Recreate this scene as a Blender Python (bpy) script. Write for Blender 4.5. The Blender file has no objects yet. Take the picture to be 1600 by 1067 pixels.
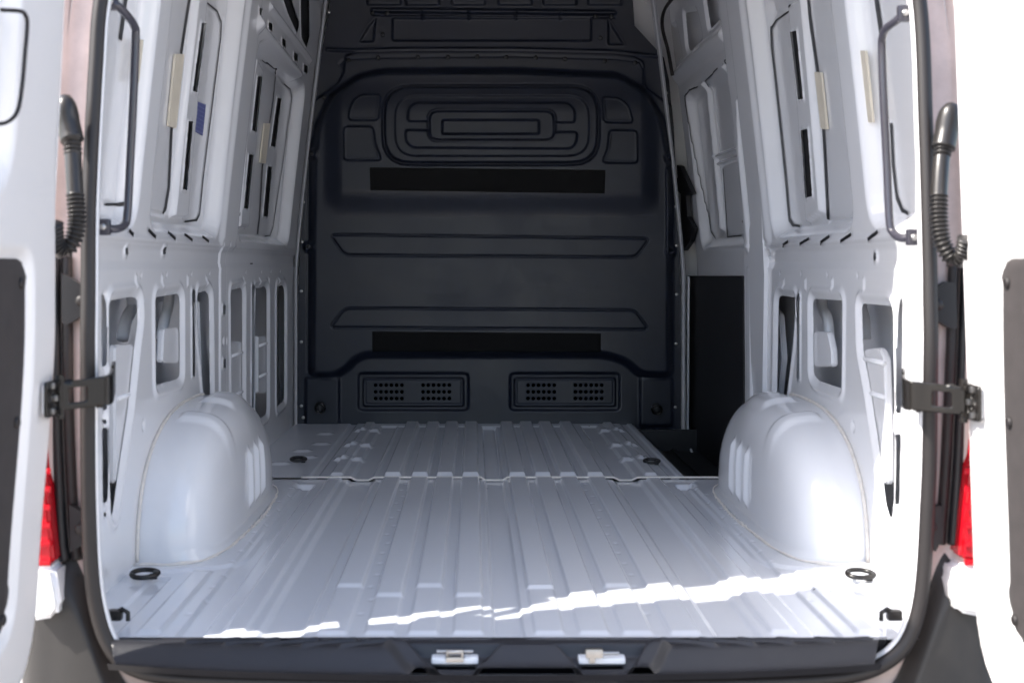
import bpy, bmesh, math, random
import numpy as np
from mathutils import Vector
random.seed(3); np.random.seed(3)
S = bpy.context.scene
R = math.radians
# ------------------------------------------------------------------ camera, sky, sun, exposure
FP = 1937.0; CX = -0.07; CZ = 0.73; VX = 740.0; VY = 415.0      # focal length in photo pixels, camera x / z, axis pixel
cam_d = bpy.data.cameras.new('camera'); cam = bpy.data.objects.new('camera', cam_d)
S.collection.objects.link(cam); S.camera = cam
cam.location = (CX, 0, CZ); cam.rotation_euler = (R(90), 0, 0)
cam_d.sensor_width = 36; cam_d.lens = 36 * FP / 1600
cam_d.shift_x = (800 - VX) / 1600; cam_d.shift_y = -(533.5 - VY) / 1600
cam_d.clip_start = .05; cam_d.clip_end = 3000
cam_d.dof.use_dof = True; cam_d.dof.focus_distance = 4.9; cam_d.dof.aperture_fstop = 4.5
S.render.resolution_x = 1024; S.render.resolution_y = 682
S.cycles.max_bounces = 16; S.cycles.diffuse_bounces = 9; S.cycles.glossy_bounces = 6
S.cycles.use_denoising = True
S.cycles.sample_clamp_indirect = 8
sun_dir = Vector((.90, .285, -1.0)).normalized()                # travel direction of the light
W = bpy.data.worlds.new('World'); S.world = W; W.use_nodes = True
nt = W.node_tree; nt.nodes.clear()
sky = nt.nodes.new('ShaderNodeTexSky'); sky.sky_type = 'NISHITA'; sky.sun_disc = False
sky.sun_elevation = math.asin(-sun_dir.z); sky.sun_rotation = math.atan2(-sun_dir.x, -sun_dir.y)
sky.air_density = 1.0; sky.dust_density = 2.0
bg = nt.nodes.new('ShaderNodeBackground'); bg.inputs[1].default_value = .15
wo = nt.nodes.new('ShaderNodeOutputWorld')
nt.links.new(sky.outputs[0], bg.inputs[0]); nt.links.new(bg.outputs[0], wo.inputs[0])
sl = bpy.data.lights.new('sun', 'SUN'); sl.energy = 3.5; sl.angle = R(.53); sl.color = (1, .95, .88)
so = bpy.data.objects.new('sun', sl); S.collection.objects.link(so); so.location = (-4, -2, 6)
so.rotation_euler = (-sun_dir).to_track_quat('Z', 'Y').to_euler()
S.view_settings.view_transform = 'Standard'; S.view_settings.look = 'None'
S.view_settings.exposure = 1.62; S.view_settings.gamma = 1

# ------------------------------------------------------------------ materials
def mat(name, col, rough=.5, metal=0, bump=0, bscale=200, var=0, vscale=6, coat=0, rvar=0, spec=.5, bdist=.001):
    m = bpy.data.materials.new(name); m.use_nodes = True; n = m.node_tree; b = n.nodes['Principled BSDF']
    b.inputs['Base Color'].default_value = (*col, 1); b.inputs['Roughness'].default_value = rough
    b.inputs['Metallic'].default_value = metal; b.inputs['Specular IOR Level'].default_value = spec
    b.inputs['Coat Weight'].default_value = coat; b.inputs['Coat Roughness'].default_value = .08
    tc = n.nodes.new('ShaderNodeTexCoord')
    if bump:
        t = n.nodes.new('ShaderNodeTexNoise'); t.inputs['Scale'].default_value = bscale; t.inputs['Detail'].default_value = 3
        bp = n.nodes.new('ShaderNodeBump'); bp.inputs['Strength'].default_value = bump; bp.inputs['Distance'].default_value = bdist
        n.links.new(tc.outputs['Object'], t.inputs['Vector']); n.links.new(t.outputs[0], bp.inputs['Height'])
        n.links.new(bp.outputs[0], b.inputs['Normal'])
        if coat: n.links.new(bp.outputs[0], b.inputs['Coat Normal'])
    if var or rvar:
        t = n.nodes.new('ShaderNodeTexNoise'); t.inputs['Scale'].default_value = vscale; t.inputs['Detail'].default_value = 7
        t.inputs['Roughness'].default_value = .65
        n.links.new(tc.outputs['Object'], t.inputs['Vector'])
        if var:
            r = n.nodes.new('ShaderNodeMapRange'); r.inputs[1].default_value = .3; r.inputs[2].default_value = .7
            r.inputs[3].default_value = 1 - var; r.inputs[4].default_value = 1 + var
            mx = n.nodes.new('ShaderNodeVectorMath'); mx.operation = 'SCALE'; mx.inputs[0].default_value = col
            n.links.new(t.outputs[0], r.inputs[0]); n.links.new(r.outputs[0], mx.inputs['Scale'])
            n.links.new(mx.outputs[0], b.inputs['Base Color'])
        if rvar:
            r = n.nodes.new('ShaderNodeMapRange'); r.inputs[1].default_value = .3; r.inputs[2].default_value = .7
            r.inputs[3].default_value = max(.02, rough - rvar); r.inputs[4].default_value = rough + rvar
            n.links.new(t.outputs[0], r.inputs[0]); n.links.new(r.outputs[0], b.inputs['Roughness'])
    return m
def dirty_paint(name, col, rough, speck=True):
    """white body paint with a scatter of dirt specks and faint smears of dust"""
    m = mat(name, col, rough, bump=.05, bscale=260, coat=.35)
    n = m.node_tree; b = n.nodes['Principled BSDF']; tc = n.nodes['Texture Coordinate']
    v = n.nodes.new('ShaderNodeTexVoronoi'); v.inputs['Scale'].default_value = 9
    n.links.new(tc.outputs['Object'], v.inputs['Vector'])
    k = n.nodes.new('ShaderNodeMapRange'); k.inputs[1].default_value = .022; k.inputs[2].default_value = .034
    k.inputs[3].default_value = 1; k.inputs[4].default_value = 0
    n.links.new(v.outputs['Distance'], k.inputs[0])
    s = n.nodes.new('ShaderNodeTexNoise'); s.inputs['Scale'].default_value = 2.3; s.inputs['Detail'].default_value = 8
    s.inputs['Roughness'].default_value = .7; s.inputs['Distortion'].default_value = .6
    n.links.new(tc.outputs['Object'], s.inputs['Vector'])
    g = n.nodes.new('ShaderNodeMapRange'); g.inputs[1].default_value = .5; g.inputs[2].default_value = .75
    g.inputs[3].default_value = 0; g.inputs[4].default_value = .18
    n.links.new(s.outputs[0], g.inputs[0])
    m1 = n.nodes.new('ShaderNodeMixRGB'); m1.inputs[1].default_value = (*col, 1); m1.inputs[2].default_value = (col[0]*.8, col[1]*.77, col[2]*.72, 1)
    n.links.new(g.outputs[0], m1.inputs[0])
    m2 = n.nodes.new('ShaderNodeMixRGB'); m2.inputs[2].default_value = (.10, .09, .08, 1)
    n.links.new(m1.outputs[0], m2.inputs[1])
    if speck: n.links.new(k.outputs[0], m2.inputs[0])
    else: m2.inputs[0].default_value = 0
    n.links.new(m2.outputs[0], b.inputs['Base Color'])
    rr = n.nodes.new('ShaderNodeMapRange'); rr.inputs[1].default_value = .35; rr.inputs[2].default_value = .7
    rr.inputs[3].default_value = rough - .05; rr.inputs[4].default_value = rough + .07
    n.links.new(s.outputs[0], rr.inputs[0]); n.links.new(rr.outputs[0], b.inputs['Roughness'])
    return m
M = {}
M['paint'] = dirty_paint('white_body_paint', (.765, .77, .79), .16, False)
M['floor'] = dirty_paint('white_floor_paint', (.70, .72, .765), .14)
M['door'] = mat('white_door_paint', (.80, .79, .79), .28, bump=.04, bscale=260, coat=.4)
M['dark'] = mat('dark_bulkhead_plastic', (.0072, .0105, .0215), .38, bump=.35, bscale=420, rvar=.08, vscale=4, var=.18, spec=.42)
M['tape'] = mat('black_grip_tape', (.010, .010, .010), .9, bump=.6, bscale=900, spec=.2)
M['rubber'] = mat('black_rubber', (.015, .012, .012), .5, bump=.1, bscale=300)
M['black'] = mat('black_plastic', (.012, .012, .014), .45, bump=.15, bscale=500)
M['step'] = mat('dark_grey_step_plastic', (.018, .018, .022), .40, spec=.45, bump=.4, bscale=700, var=.12, vscale=9)
M['bumper'] = mat('grey_bumper_plastic', (.027, .025, .024), .55, bump=.5, bscale=600, var=.15, vscale=8)
M['board'] = mat('dark_hardboard', (.036, .031, .031), .75, bump=.5, bscale=700, var=.15, vscale=30)
M['sealant'] = mat('beige_sealant', (.71, .67, .62), .6, bump=.3, bscale=150, var=.12, vscale=40)
M['foam'] = mat('cream_adhesive_foam', (.66, .60, .49), .7, bump=.3, bscale=120, var=.06, vscale=20)
M['hinge'] = mat('black_coated_steel', (.012, .0105, .0095), .26, spec=.4)
M['handle'] = mat('grey_coated_bar', (.035, .033, .045), .28, coat=.4)
M['steel'] = mat('zinc_steel', (.42, .41, .40), .35, metal=1, var=.15, vscale=40)
M['beige'] = mat('beige_gutter_paint', (.58, .48, .45), .5, var=.12, vscale=14)  # pinkish beige base, slightly mottled
M['void'] = mat('dark_cavity', (.0008, .0008, .001), .9, spec=.05)
M['white_rim'] = mat('white_striker_tray', (.78, .80, .84), .35)
M['hose'] = mat('grey_rubber_conduit', (.022, .020, .019), .34)
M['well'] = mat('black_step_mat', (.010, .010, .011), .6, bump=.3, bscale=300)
M['ground'] = mat('pale_concrete', (.41, .375, .34), .9, bump=.5, bscale=30, var=.2, vscale=2, bdist=.01)
M['tyre'] = mat('tyre_rubber', (.02, .02, .02), .8, bump=.3, bscale=200)
m = mat('red_lamp_lens', (.65, .008, .02), .12, coat=.6)
m.node_tree.nodes['Principled BSDF'].inputs['Transmission Weight'].default_value = .25
M['red'] = m
# blue sticker with faint printed lines
m = mat('blue_sticker_print', (.085, .10, .27), .5); n = m.node_tree; b = n.nodes['Principled BSDF']
tc = n.nodes['Texture Coordinate']; w = n.nodes.new('ShaderNodeTexWave'); w.wave_type = 'BANDS'; w.bands_direction = 'Z'
w.inputs['Scale'].default_value = 26; w.inputs['Distortion'].default_value = 0
nz = n.nodes.new('ShaderNodeTexNoise'); nz.inputs['Scale'].default_value = 260
n.links.new(tc.outputs['Object'], w.inputs['Vector']); n.links.new(tc.outputs['Object'], nz.inputs['Vector'])
ml = n.nodes.new('ShaderNodeMath'); ml.operation = 'MULTIPLY'; n.links.new(w.outputs['Fac'], ml.inputs[0]); n.links.new(nz.outputs[0], ml.inputs[1])
gt = n.nodes.new('ShaderNodeMath'); gt.operation = 'GREATER_THAN'; gt.inputs[1].default_value = .5; n.links.new(ml.outputs[0], gt.inputs[0])
mc = n.nodes.new('ShaderNodeMixRGB'); mc.inputs[1].default_value = (.085, .10, .27, 1); mc.inputs[2].default_value = (.22, .25, .42, 1)
n.links.new(gt.outputs[0], mc.inputs[0]); n.links.new(mc.outputs[0], b.inputs['Base Color'])
M['sticker'] = m

# ------------------------------------------------------------------ placing helpers
def P(px, py, Y):                      # point at depth Y seen at a photo pixel
    return (CX + (px - VX) * Y / FP, Y, CZ - (py - VY) * Y / FP)
def FL(px, py, z=0):                   # point on the floor
    Y = (CZ - z) * FP / (py - VY); return (CX + (px - VX) * Y / FP, Y, z)
def F(z):                              # half width of the inner wall at height z
    return .89 - .107 * np.maximum(np.asarray(z, float) - .7, 0) ** 1.15
def WP(px, py, side, off=0.):          # (y, z) on the inner side wall
    z = .7
    for _ in range(30):
        Y = (side * (float(F(z)) + off) - CX) * FP / (px - VX); z = CZ - (py - VY) * Y / FP
    return (Y, z)
def sc(pts, s, ox, oy):                # zoomed-crop coordinates to photo pixels
    return [(x / s + ox, y / s + oy) for x, y in pts]
def rnd(pts, r, seg=5):                # polygon with rounded corners
    if not isinstance(r, (list, tuple)) and r <= 0: return list(pts)
    out = []; n = len(pts)
    for i in range(n):
        a = np.array(pts[i-1], float); b = np.array(pts[i], float); c = np.array(pts[(i+1) % n], float)
        d1 = a - b; d2 = c - b; l1 = np.hypot(*d1); l2 = np.hypot(*d2)
        if l1 < 1e-9 or l2 < 1e-9: continue
        rr = r[i] if isinstance(r, (list, tuple)) else r
        k = min(rr, l1 * .48, l2 * .48); p = b + d1 / l1 * k; q = b + d2 / l2 * k
        for j in range(seg + 1):
            t = j / seg; out.append(tuple((1-t)**2 * p + 2*t*(1-t) * b + t*t * q))
    return out
def smooth_path(pts, n=8, closed=False):
    pts = [np.array(p, float) for p in pts]; out = []; N = len(pts)
    rng = range(N if closed else N - 1)
    for i in rng:
        p1 = pts[i]; p2 = pts[(i+1) % N]
        p0 = pts[(i-1) % N] if closed or i > 0 else p1 * 2 - p2
        p3 = pts[(i+2) % N] if closed or i < N - 2 else p2 * 2 - p1
        for j in range(n):
            t = j / n
            out.append(.5 * ((2*p1) + (-p0+p2)*t + (2*p0-5*p1+4*p2-p3)*t*t + (-p0+3*p1-3*p2+p3)*t**3))
    if not closed: out.append(pts[-1])
    return out

# ------------------------------------------------------------------ object helpers
van = bpy.data.objects.new('cargo_van', None); S.collection.objects.link(van); van.location = (0, 2.4, -.6)
van['label'] = 'white cargo van seen into its empty load bay through both open rear doors'
van['category'] = 'van'
def obj(name, me, m, parent=None, loc=None, label=None, kind=None):
    o = bpy.data.objects.new(name, me); S.collection.objects.link(o)
    if m is not None and len(me.materials) == 0: me.materials.append(M[m] if isinstance(m, str) else m)
    o.parent = parent
    base = Vector((0, 0, 0)) if loc is None else Vector(loc)
    if parent is van: base = base - van.location
    o.location = base
    if label: o['label'] = label
    if kind: o['kind'] = kind
    return o
def from_bm(bm, smooth=False, ang=35):
    me = bpy.data.meshes.new('m'); bmesh.ops.recalc_face_normals(bm, faces=bm.faces); bm.to_mesh(me); bm.free()
    if smooth: me.set_sharp_from_angle(angle=R(ang)); me.polygons.foreach_set('use_smooth', [True] * len(me.polygons))
    return me
def set_smooth(me, ang=40):
    me.polygons.foreach_set('use_smooth', [True] * len(me.polygons)); me.set_sharp_from_angle(angle=R(ang)); return me
def box(c, s, bev=.004, rot=None, seg=2):
    bm = bmesh.new(); bmesh.ops.create_cube(bm, size=1)
    for v in bm.verts: v.co = Vector((v.co.x * s[0], v.co.y * s[1], v.co.z * s[2]))
    if bev: bmesh.ops.bevel(bm, geom=bm.edges[:], offset=bev, segments=seg, affect='EDGES', profile=.7)
    if rot is not None:
        from mathutils import Euler
        bmesh.ops.rotate(bm, verts=bm.verts, cent=(0, 0, 0), matrix=Euler(rot).to_matrix())
    for v in bm.verts: v.co += Vector(c)
    return from_bm(bm, True, 50)
def grid_mesh(X, Y, Z, closed_u=False, keep=None):
    nv, nu = X.shape
    co = np.stack([X, Y, Z], -1).reshape(-1, 3)
    idx = np.arange(nv * nu).reshape(nv, nu)
    if closed_u: idx = np.concatenate([idx, idx[:, :1]], 1)
    q = np.stack([idx[:-1, :-1], idx[:-1, 1:], idx[1:, 1:], idx[1:, :-1]], -1)
    if keep is not None: q = q[keep]
    q = q.reshape(-1, 4)
    used = np.unique(q); rem = -np.ones(len(co), int); rem[used] = np.arange(len(used)); co = co[used]; q = rem[q]
    me = bpy.data.meshes.new('m'); me.vertices.add(len(co)); me.vertices.foreach_set('co', co.astype(np.float32).ravel())
    me.loops.add(q.size); me.loops.foreach_set('vertex_index', q.astype(np.int32).ravel())
    me.polygons.add(len(q)); me.polygons.foreach_set('loop_start', np.arange(0, q.size, 4, dtype=np.int32))
    me.polygons.foreach_set('use_smooth', np.ones(len(q), bool))
    me.update(calc_edges=True); me.validate()
    return me
def tube(path, r, n=12, cap=True, squash=None):
    pts = [Vector(p) for p in path]; N = len(pts)
    rs = r if hasattr(r, '__len__') else [r] * N
    X = np.zeros((N, n)); Y = X.copy(); Z = X.copy()
    t0 = (pts[1] - pts[0]).normalized(); up = Vector((0, 0, 1)) if abs(t0.z) < .9 else Vector((0, 1, 0))
    nr = (up - t0 * up.dot(t0)).normalized()
    for i in range(N):
        t = (pts[min(i+1, N-1)] - pts[max(i-1, 0)]).normalized()
        nr = (nr - t * nr.dot(t)).normalized(); b = t.cross(nr)
        for k in range(n):
            a = 2 * math.pi * k / n
            v = pts[i] + nr * (math.cos(a) * rs[i]) + b * (math.sin(a) * rs[i] * (squash or 1))
            X[i, k], Y[i, k], Z[i, k] = v
    if cap:
        f = lambda A, c0, c1: np.vstack([np.full((1, n), c0), A, np.full((1, n), c1)])
        X = f(X, pts[0].x, pts[-1].x); Y = f(Y, pts[0].y, pts[-1].y); Z = f(Z, pts[0].z, pts[-1].z)
    return grid_mesh(X, Y, Z, True)
def prism(pts3, vec):
    """closed polygon in space pushed along vec"""
    bm = bmesh.new(); vs = [bm.verts.new(p) for p in pts3]; f = bm.faces.new(vs)
    e = bmesh.ops.extrude_face_region(bm, geom=[f]); nv = [g for g in e['geom'] if isinstance(g, bmesh.types.BMVert)]
    bmesh.ops.translate(bm, verts=nv, vec=vec)
    return from_bm(bm, True, 40)
def join(meshes):
    bm = bmesh.new()
    for me in meshes: bm.from_mesh(me)
    out = bpy.data.meshes.new('m'); bm.to_mesh(out); bm.free()
    return set_smooth(out, 50)
def disc(r, h, n=14, bev=.3):
    """low round head, axis along +Y towards -Y (faces the camera)"""
    a = np.linspace(0, 2*math.pi, n, endpoint=False)
    prof = [(r, 0), (r, -h*.6), (r*(1-bev), -h), (1e-5, -h)]
    X = np.array([[p[0]*math.cos(t) for t in a] for p in prof]); Z = np.array([[p[0]*math.sin(t) for t in a] for p in prof])
    Y = np.array([[p[1]]*n for p in prof])
    return grid_mesh(X, Y, Z, True)

# ------------------------------------------------------------------ stamped sheet metal: height fields with clean holes
def seg_dist(U, V, pts, closed):
    d = np.full(U.shape, 1e9); n = len(pts)
    for i in range(n if closed else n - 1):
        ax, ay = pts[i]; bx, by = pts[(i+1) % n]; ex, ey = bx-ax, by-ay; L = ex*ex + ey*ey
        if L < 1e-14: continue
        t = np.clip(((U-ax)*ex + (V-ay)*ey) / L, 0, 1)
        d = np.minimum(d, np.hypot(U-ax-t*ex, V-ay-t*ey))
    return d
def inside(U, V, pts):
    c = np.zeros(U.shape, bool); n = len(pts)
    for i in range(n):
        ax, ay = pts[i]; bx, by = pts[(i+1) % n]
        if ay == by: continue
        m = ((ay > V) != (by > V)) & (U < (bx-ax)*(V-ay)/(by-ay)+ax); c ^= m
    return c
def sm(t):
    t = np.clip(t, 0, 1); return t*t*(3-2*t)
class Field:
    def __init__(s, u0, u1, v0, v1, du, dv=None):
        dv = dv or du
        s.u = np.linspace(u0, u1, int(abs(u1-u0)/du)+2); s.v = np.linspace(v0, v1, int(abs(v1-v0)/dv)+2)
        s.U, s.V = np.meshgrid(s.u, s.v); s.H = np.zeros(s.U.shape); s.hs = np.full(s.U.shape, 1e3); s.du = abs(s.u[1]-s.u[0]); s.dv = abs(s.v[1]-s.v[0])
    def win(s, pts, pad):
        a = np.array(pts); i0, i1 = np.searchsorted(s.u, [a[:, 0].min()-pad, a[:, 0].max()+pad]); j0, j1 = np.searchsorted(s.v, [a[:, 1].min()-pad, a[:, 1].max()+pad])
        return slice(max(j0-1, 0), j1+1), slice(max(i0-1, 0), i1+1)
    def sd(s, pts, w, closed=True):
        U, V = s.U[w], s.V[w]
        if U.size == 0: return U
        d = seg_dist(U, V, pts, closed)
        return np.where(inside(U, V, pts), -d, d) if closed else d
    def emboss(s, pts, h, soft, r=0):
        pts = rnd(pts, r); w = s.win(pts, soft); d = s.sd(pts, w)
        if d.size: s.H[w] += h * sm(.5 - d / soft)
    def ridge(s, pts, h, wd):                         # line: rounded ridge or groove
        w = s.win(pts, wd); d = s.sd(pts, w, False)
        if d.size: s.H[w] += h * sm(1 - d / wd)
    def outline(s, pts, h, wd, r=0):
        pts = rnd(pts, r); s.ridge(pts + [pts[0]], h, wd)
    def hole(s, pts, r=0, fw=.012, fd=.012, rim=0):
        pts = rnd(pts, r); pad = max(fw, .03) + (.04 if rim else 0); w = s.win(pts, pad); d = s.sd(pts, w)
        if d.size:
            if fw: s.H[w] += fd * sm(1 - np.maximum(d, 0) / fw)
            if rim: s.H[w] -= rim * np.exp(-((d - fw - .010) / .008)**2)
            s.hs[w] = np.minimum(s.hs[w], d)
    def slit(s, pts, wd, fw=.008, fd=.008):
        w = s.win(pts, .03); d = s.sd(pts, w, False) - wd
        if d.size:
            if fw: s.H[w] += fd * sm(1 - np.maximum(d, 0) / fw)
            s.hs[w] = np.minimum(s.hs[w], d)
    def cut_outside(s, pts):
        w = (slice(None), slice(None)); s.hs = np.minimum(s.hs, -s.sd(pts, w))
    def dimple(s, c, r, h):
        w = s.win([c], r*1.5); d = np.hypot(s.U[w]-c[0], s.V[w]-c[1])
        if d.size: s.H[w] += h * sm(1.5 - d / r)
    def mesh(s, fn):
        st = max(s.du, s.dv)
        gv, gu = np.gradient(s.hs, s.v, s.u); near = np.abs(s.hs) < .72 * st
        g2 = np.maximum(gu*gu + gv*gv, .2)
        lim = lambda a, b: np.clip(a, -b*.62, b*.62)
        U = s.U - np.where(near, lim(s.hs*gu/g2, s.du), 0); V = s.V - np.where(near, lim(s.hs*gv/g2, s.dv), 0)
        h2 = np.where(near, 0, s.hs)
        c = h2[:-1, :-1] + h2[1:, :-1] + h2[:-1, 1:] + h2[1:, 1:]
        neg = np.minimum(np.minimum(h2[:-1, :-1], h2[1:, :-1]), np.minimum(h2[:-1, 1:], h2[1:, 1:])) < 0
        cen = s.hs[:-1, :-1] + s.hs[1:, :-1] + s.hs[:-1, 1:] + s.hs[1:, 1:]
        keep = ~(neg | (cen < 0))
        X, Y, Z = fn(U, V, s.H)
        return grid_mesh(X, Y, Z, keep=keep)

Z1 = lambda p: sc(p, 2.667, 0, 0)
Z5 = lambda p: sc(p, 2.481, 1020, 0)
Z6 = lambda p: sc(p, 2.54, 150, 0)
Z7 = lambda p: sc(p, 2.54, 1020, 0)
Z11 = lambda p: sc(p, 3.81, 140, 420)
Z12 = lambda p: sc(p, 3.81, 1150, 420)
def wall(side, off=0.):
    return lambda pts: [WP(x, y, side, off) for x, y in pts]
def slab(name, pts_px, side, off, t, m, parent, r=0, label=None):
    """plate lying parallel to the side wall, traced there and given thickness t towards the load bay"""
    q = rnd([WP(x, y, side, off) for x, y in pts_px], r)
    p3 = [(side * (float(F(z)) + off), y, z) for y, z in q]
    return obj(name, prism(p3, (-side * t, 0, 0)), m, parent, label=label)

# ================================================================== GROUND
X, Y = np.meshgrid(np.linspace(-400, 400, 9), np.linspace(-400, 400, 9))
g = obj('ground', grid_mesh(X, Y, X * 0 - .6), 'ground', kind='structure')

# ================================================================== SIDE WALLS
Y0 = 2.50
FW = {}
def wall_off(pts_px, side):          # how far out the pressed wall lies under a traced patch
    f = FW[side]; h = .046
    for _ in range(4):
        hs = []
        for x, y in pts_px:
            a, b = WP(x, y, side, h); i = min(max(int(round((a - f.u[0]) / f.du)), 0), len(f.u)-1); j = min(max(int(round((b - f.v[0]) / f.dv)), 0), len(f.v)-1); hs.append(f.H[j, i])
        h = .5*h + .5*(sum(hs)/len(hs))
    return h
def ribbons(f, gaps, backs, side, off, par):
    from math import hypot
    def hh(y, z_):
        i = min(max(int(round((y - f.u[0]) / f.du)), 0), len(f.u)-1); j = min(max(int(round((z_ - f.v[0]) / f.dv)), 0), len(f.v)-1); return f.H[j, i]
    def dense(pts, st=.012):
        out = []
        for a, b in zip(pts[:-1], pts[1:]):
            n = max(1, int(hypot(b[0]-a[0], b[1]-a[1]) / st)); out += [(a[0] + (b[0]-a[0])*k/n, a[1] + (b[1]-a[1])*k/n) for k in range(n)]
        return out + [pts[-1]]
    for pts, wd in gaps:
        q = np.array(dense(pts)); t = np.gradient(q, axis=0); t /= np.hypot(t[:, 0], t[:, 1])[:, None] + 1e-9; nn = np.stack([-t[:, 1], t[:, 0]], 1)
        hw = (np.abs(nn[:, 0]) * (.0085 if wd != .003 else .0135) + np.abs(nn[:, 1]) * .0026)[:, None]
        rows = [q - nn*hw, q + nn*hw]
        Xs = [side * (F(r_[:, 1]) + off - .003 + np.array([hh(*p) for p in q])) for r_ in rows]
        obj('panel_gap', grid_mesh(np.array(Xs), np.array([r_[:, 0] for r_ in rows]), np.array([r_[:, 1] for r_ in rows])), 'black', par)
    ms = []
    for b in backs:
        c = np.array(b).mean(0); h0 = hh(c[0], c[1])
        obj('cavity_shade_plate', prism([(side * (float(F(z_)) + off + h0 + .009), y, z_) for y, z_ in b], (side*.002, 0, 0)), 'well', par)  # black plate just behind each hole, painted in place of the cavity's shade
def build_wall(side):
    L = side < 0
    y1 = 5.66 if L else 4.38
    f = Field(Y0, y1, .0, 1.98, .0055, .005)
    w0 = wall(side, 0); w4 = wall(side, .045); gaps = []; backs = []
    def gap(pts, wd, off=None):
        f.ridge(pts, .001, .012); gaps.append((pts, wd))
    _slit = f.slit
    f.slit = lambda pts, wd, *a: gap(pts, wd)
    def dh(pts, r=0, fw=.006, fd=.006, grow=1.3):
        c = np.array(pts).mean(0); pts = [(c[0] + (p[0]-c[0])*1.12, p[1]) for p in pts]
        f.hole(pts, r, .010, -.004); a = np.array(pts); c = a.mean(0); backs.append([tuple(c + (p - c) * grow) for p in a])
    # recessed window bays above the belt
    for (a, b, zt) in ([(2.42, 2.965, 1.95), (3.11, 3.93, 1.93)] + ([(4.27, 5.42, 1.50)] if L else [])):
        f.emboss([(a, .83), (b, .83), (b, zt), (a, zt)], .046, .040, .07)
    # belt seam, belt ledge and vertical seams
    f.ridge([(Y0, .727), (y1, .727)], .0035, .006)
    f.H += .006 * sm((f.V - .727) / .01) * (f.V < .79)
    f.emboss([(Y0-.1, .777), (y1+.1, .777), (y1+.1, .80), (Y0-.1, .80)], -.006, .02)
    if L:
        for yy in (3.995, 4.10): f.ridge([(yy, .25), (yy, .80)], .004, .008)
        f.emboss([(4.00, .1), (4.095, .1), (4.095, .79), (4.00, .79)], -.004, .012)
        bx = [212, 253, 293, 322, 380, 405, 420, 435]; by = 440
        f.emboss([(3.965, .80), (4.21, .80), (4.19, 1.9), (3.99, 1.9)], -.012, .05, .03)
    else:
        for yy in (4.06,): f.ridge([(yy, .25), (yy, .80)], .004, .008)
        f.emboss([(3.97, .80), (4.2, .80), (4.2, 1.9), (3.99, 1.9)], -.012, .05, .03)
        f.emboss([(4.20, .1), (4.30, .1), (4.28, .9), (4.22, 1.3)], -.02, .04, .02)
        bx = [1225, 1259, 1301, 1350, 1411]; by = 445
    for x in bx:
        c = WP(x, by, side); f.ridge([(c[0], c[1]-.010), (c[0], c[1]+.012)], -.005, .008)
        f.dimple((c[0]+.05, .705), .004, .004)
    # diagonal slits in the ledge
    sl = ([[(515, 960), (530, 980)], [(597, 957), (625, 990)], [(685, 967), (708, 998)], [(755, 978), (780, 1002)], [(830, 987), (850, 1008)]] if L else
          [[(520, 957), (545, 935)], [(590, 950), (625, 925)], [(668, 948), (705, 915)], [(750, 942), (790, 908)], [(858, 935), (895, 898)]])
    for s_ in sl: f.slit((wall(side, .012))(Z1(s_) if L else Z5(s_)), .0035, .006, .004)
    if L:
        z = lambda p: w4(Z6(p))
        gap(z([(379, -60), (336, 217)]), .003)
        gap(z([(300, 493), (288, 745), (278, 800), (272, 850)]), .003)
        dh(z([(392, 92), (410, 92), (372, 368), (356, 362)]), .006); dh(z([(340, 482), (356, 482), (332, 756), (316, 752)]), .006)
        f.emboss(z([(385, 0), (425, -30), (345, 860), (292, 858), (300, 790)]), -.018, .009)
        f.slit(z([(400, -30), (438, 12), (480, 45), (496, 90), (494, 150), (455, 460), (425, 700), (410, 850), (398, 874), (350, 880)]), .0028, .01, .008)
        f.ridge(z([(270, 852), (180, 832), (176, 800)]), .008, .010)
        # rearmost bay
        gap(w0(Z6([(197, -20), (173, 160)])), .003)
        f.slit(z([(88, 806), (80, 812), (35, 812)]), .003)
        # forward bay
        gap(z([(606, 188), (612, 210), (587, 402)]), .003)
        gap(z([(555, 668), (540, 860), (535, 900)]), .003)
        dh(z([(620, 305), (637, 305), (614, 525), (597, 518)]), .006); dh(z([(585, 615), (602, 615), (580, 830), (565, 826)]), .006)
        f.emboss(z([(622, 230), (648, 280), (590, 900), (556, 900), (590, 420)]), -.018, .010)
        f.slit(z([(655, 240), (700, 275), (712, 300), (702, 400), (688, 490)]), .005)
        gap(z([(661, 650), (648, 860), (640, 930)]), .003)
        dh(z([(718, 390), (732, 390), (708, 585), (692, 580)]), .006); dh(z([(680, 662), (695, 662), (678, 860), (662, 858)]), .006)
        f.slit(z([(745, 335), (770, 355), (776, 390), (740, 650), (702, 900), (690, 935), (668, 938)]), .004, .012, .008)
        # cant rail with square holes, open frame above
        zz = lambda p: w0(Z6(p))
        f.ridge(w0(Z6([(630, 95), (800, 295)])), -.022, .035)
        f.ridge(w0(Z6([(690, 30), (850, 240)])), -.012, .02)
        for (x, y) in [(638, 50), (689, 108), (743, 172), (790, 228), (829, 275)]:
            dh(zz([(x-7, y-18), (x+6, y-12), (x+6, y+18), (x-7, y+12)]), .004, .006, .004)
        dh(zz([(722, -60), (752, -60), (800, 90), (790, 130), (760, 60)]), .02)
        dh(zz([(810, -60), (842, -60), (842, 140), (830, 190), (812, 150)]), .02)
        # lower openings
        z = lambda p: w0(Z11(p))
        f.hole(z([(78, 150), (102, 150), (104, 580), (80, 585)]), .012, .008, .006)
        f.hole(z([(80, 780), (100, 780), (102, 842), (84, 842)]), .02, .006, .004)
        f.hole(w0([(161, 668), (168, 668), (168, 785), (162, 785)]), .012, .006, .004)
        for y in (655, 800): f.hole(w0([(162, y), (166, y), (166, y+7), (162, y+7)]), .01, 0)
        fl = dict(fw=.014, fd=.006, rim=.006)
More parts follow.
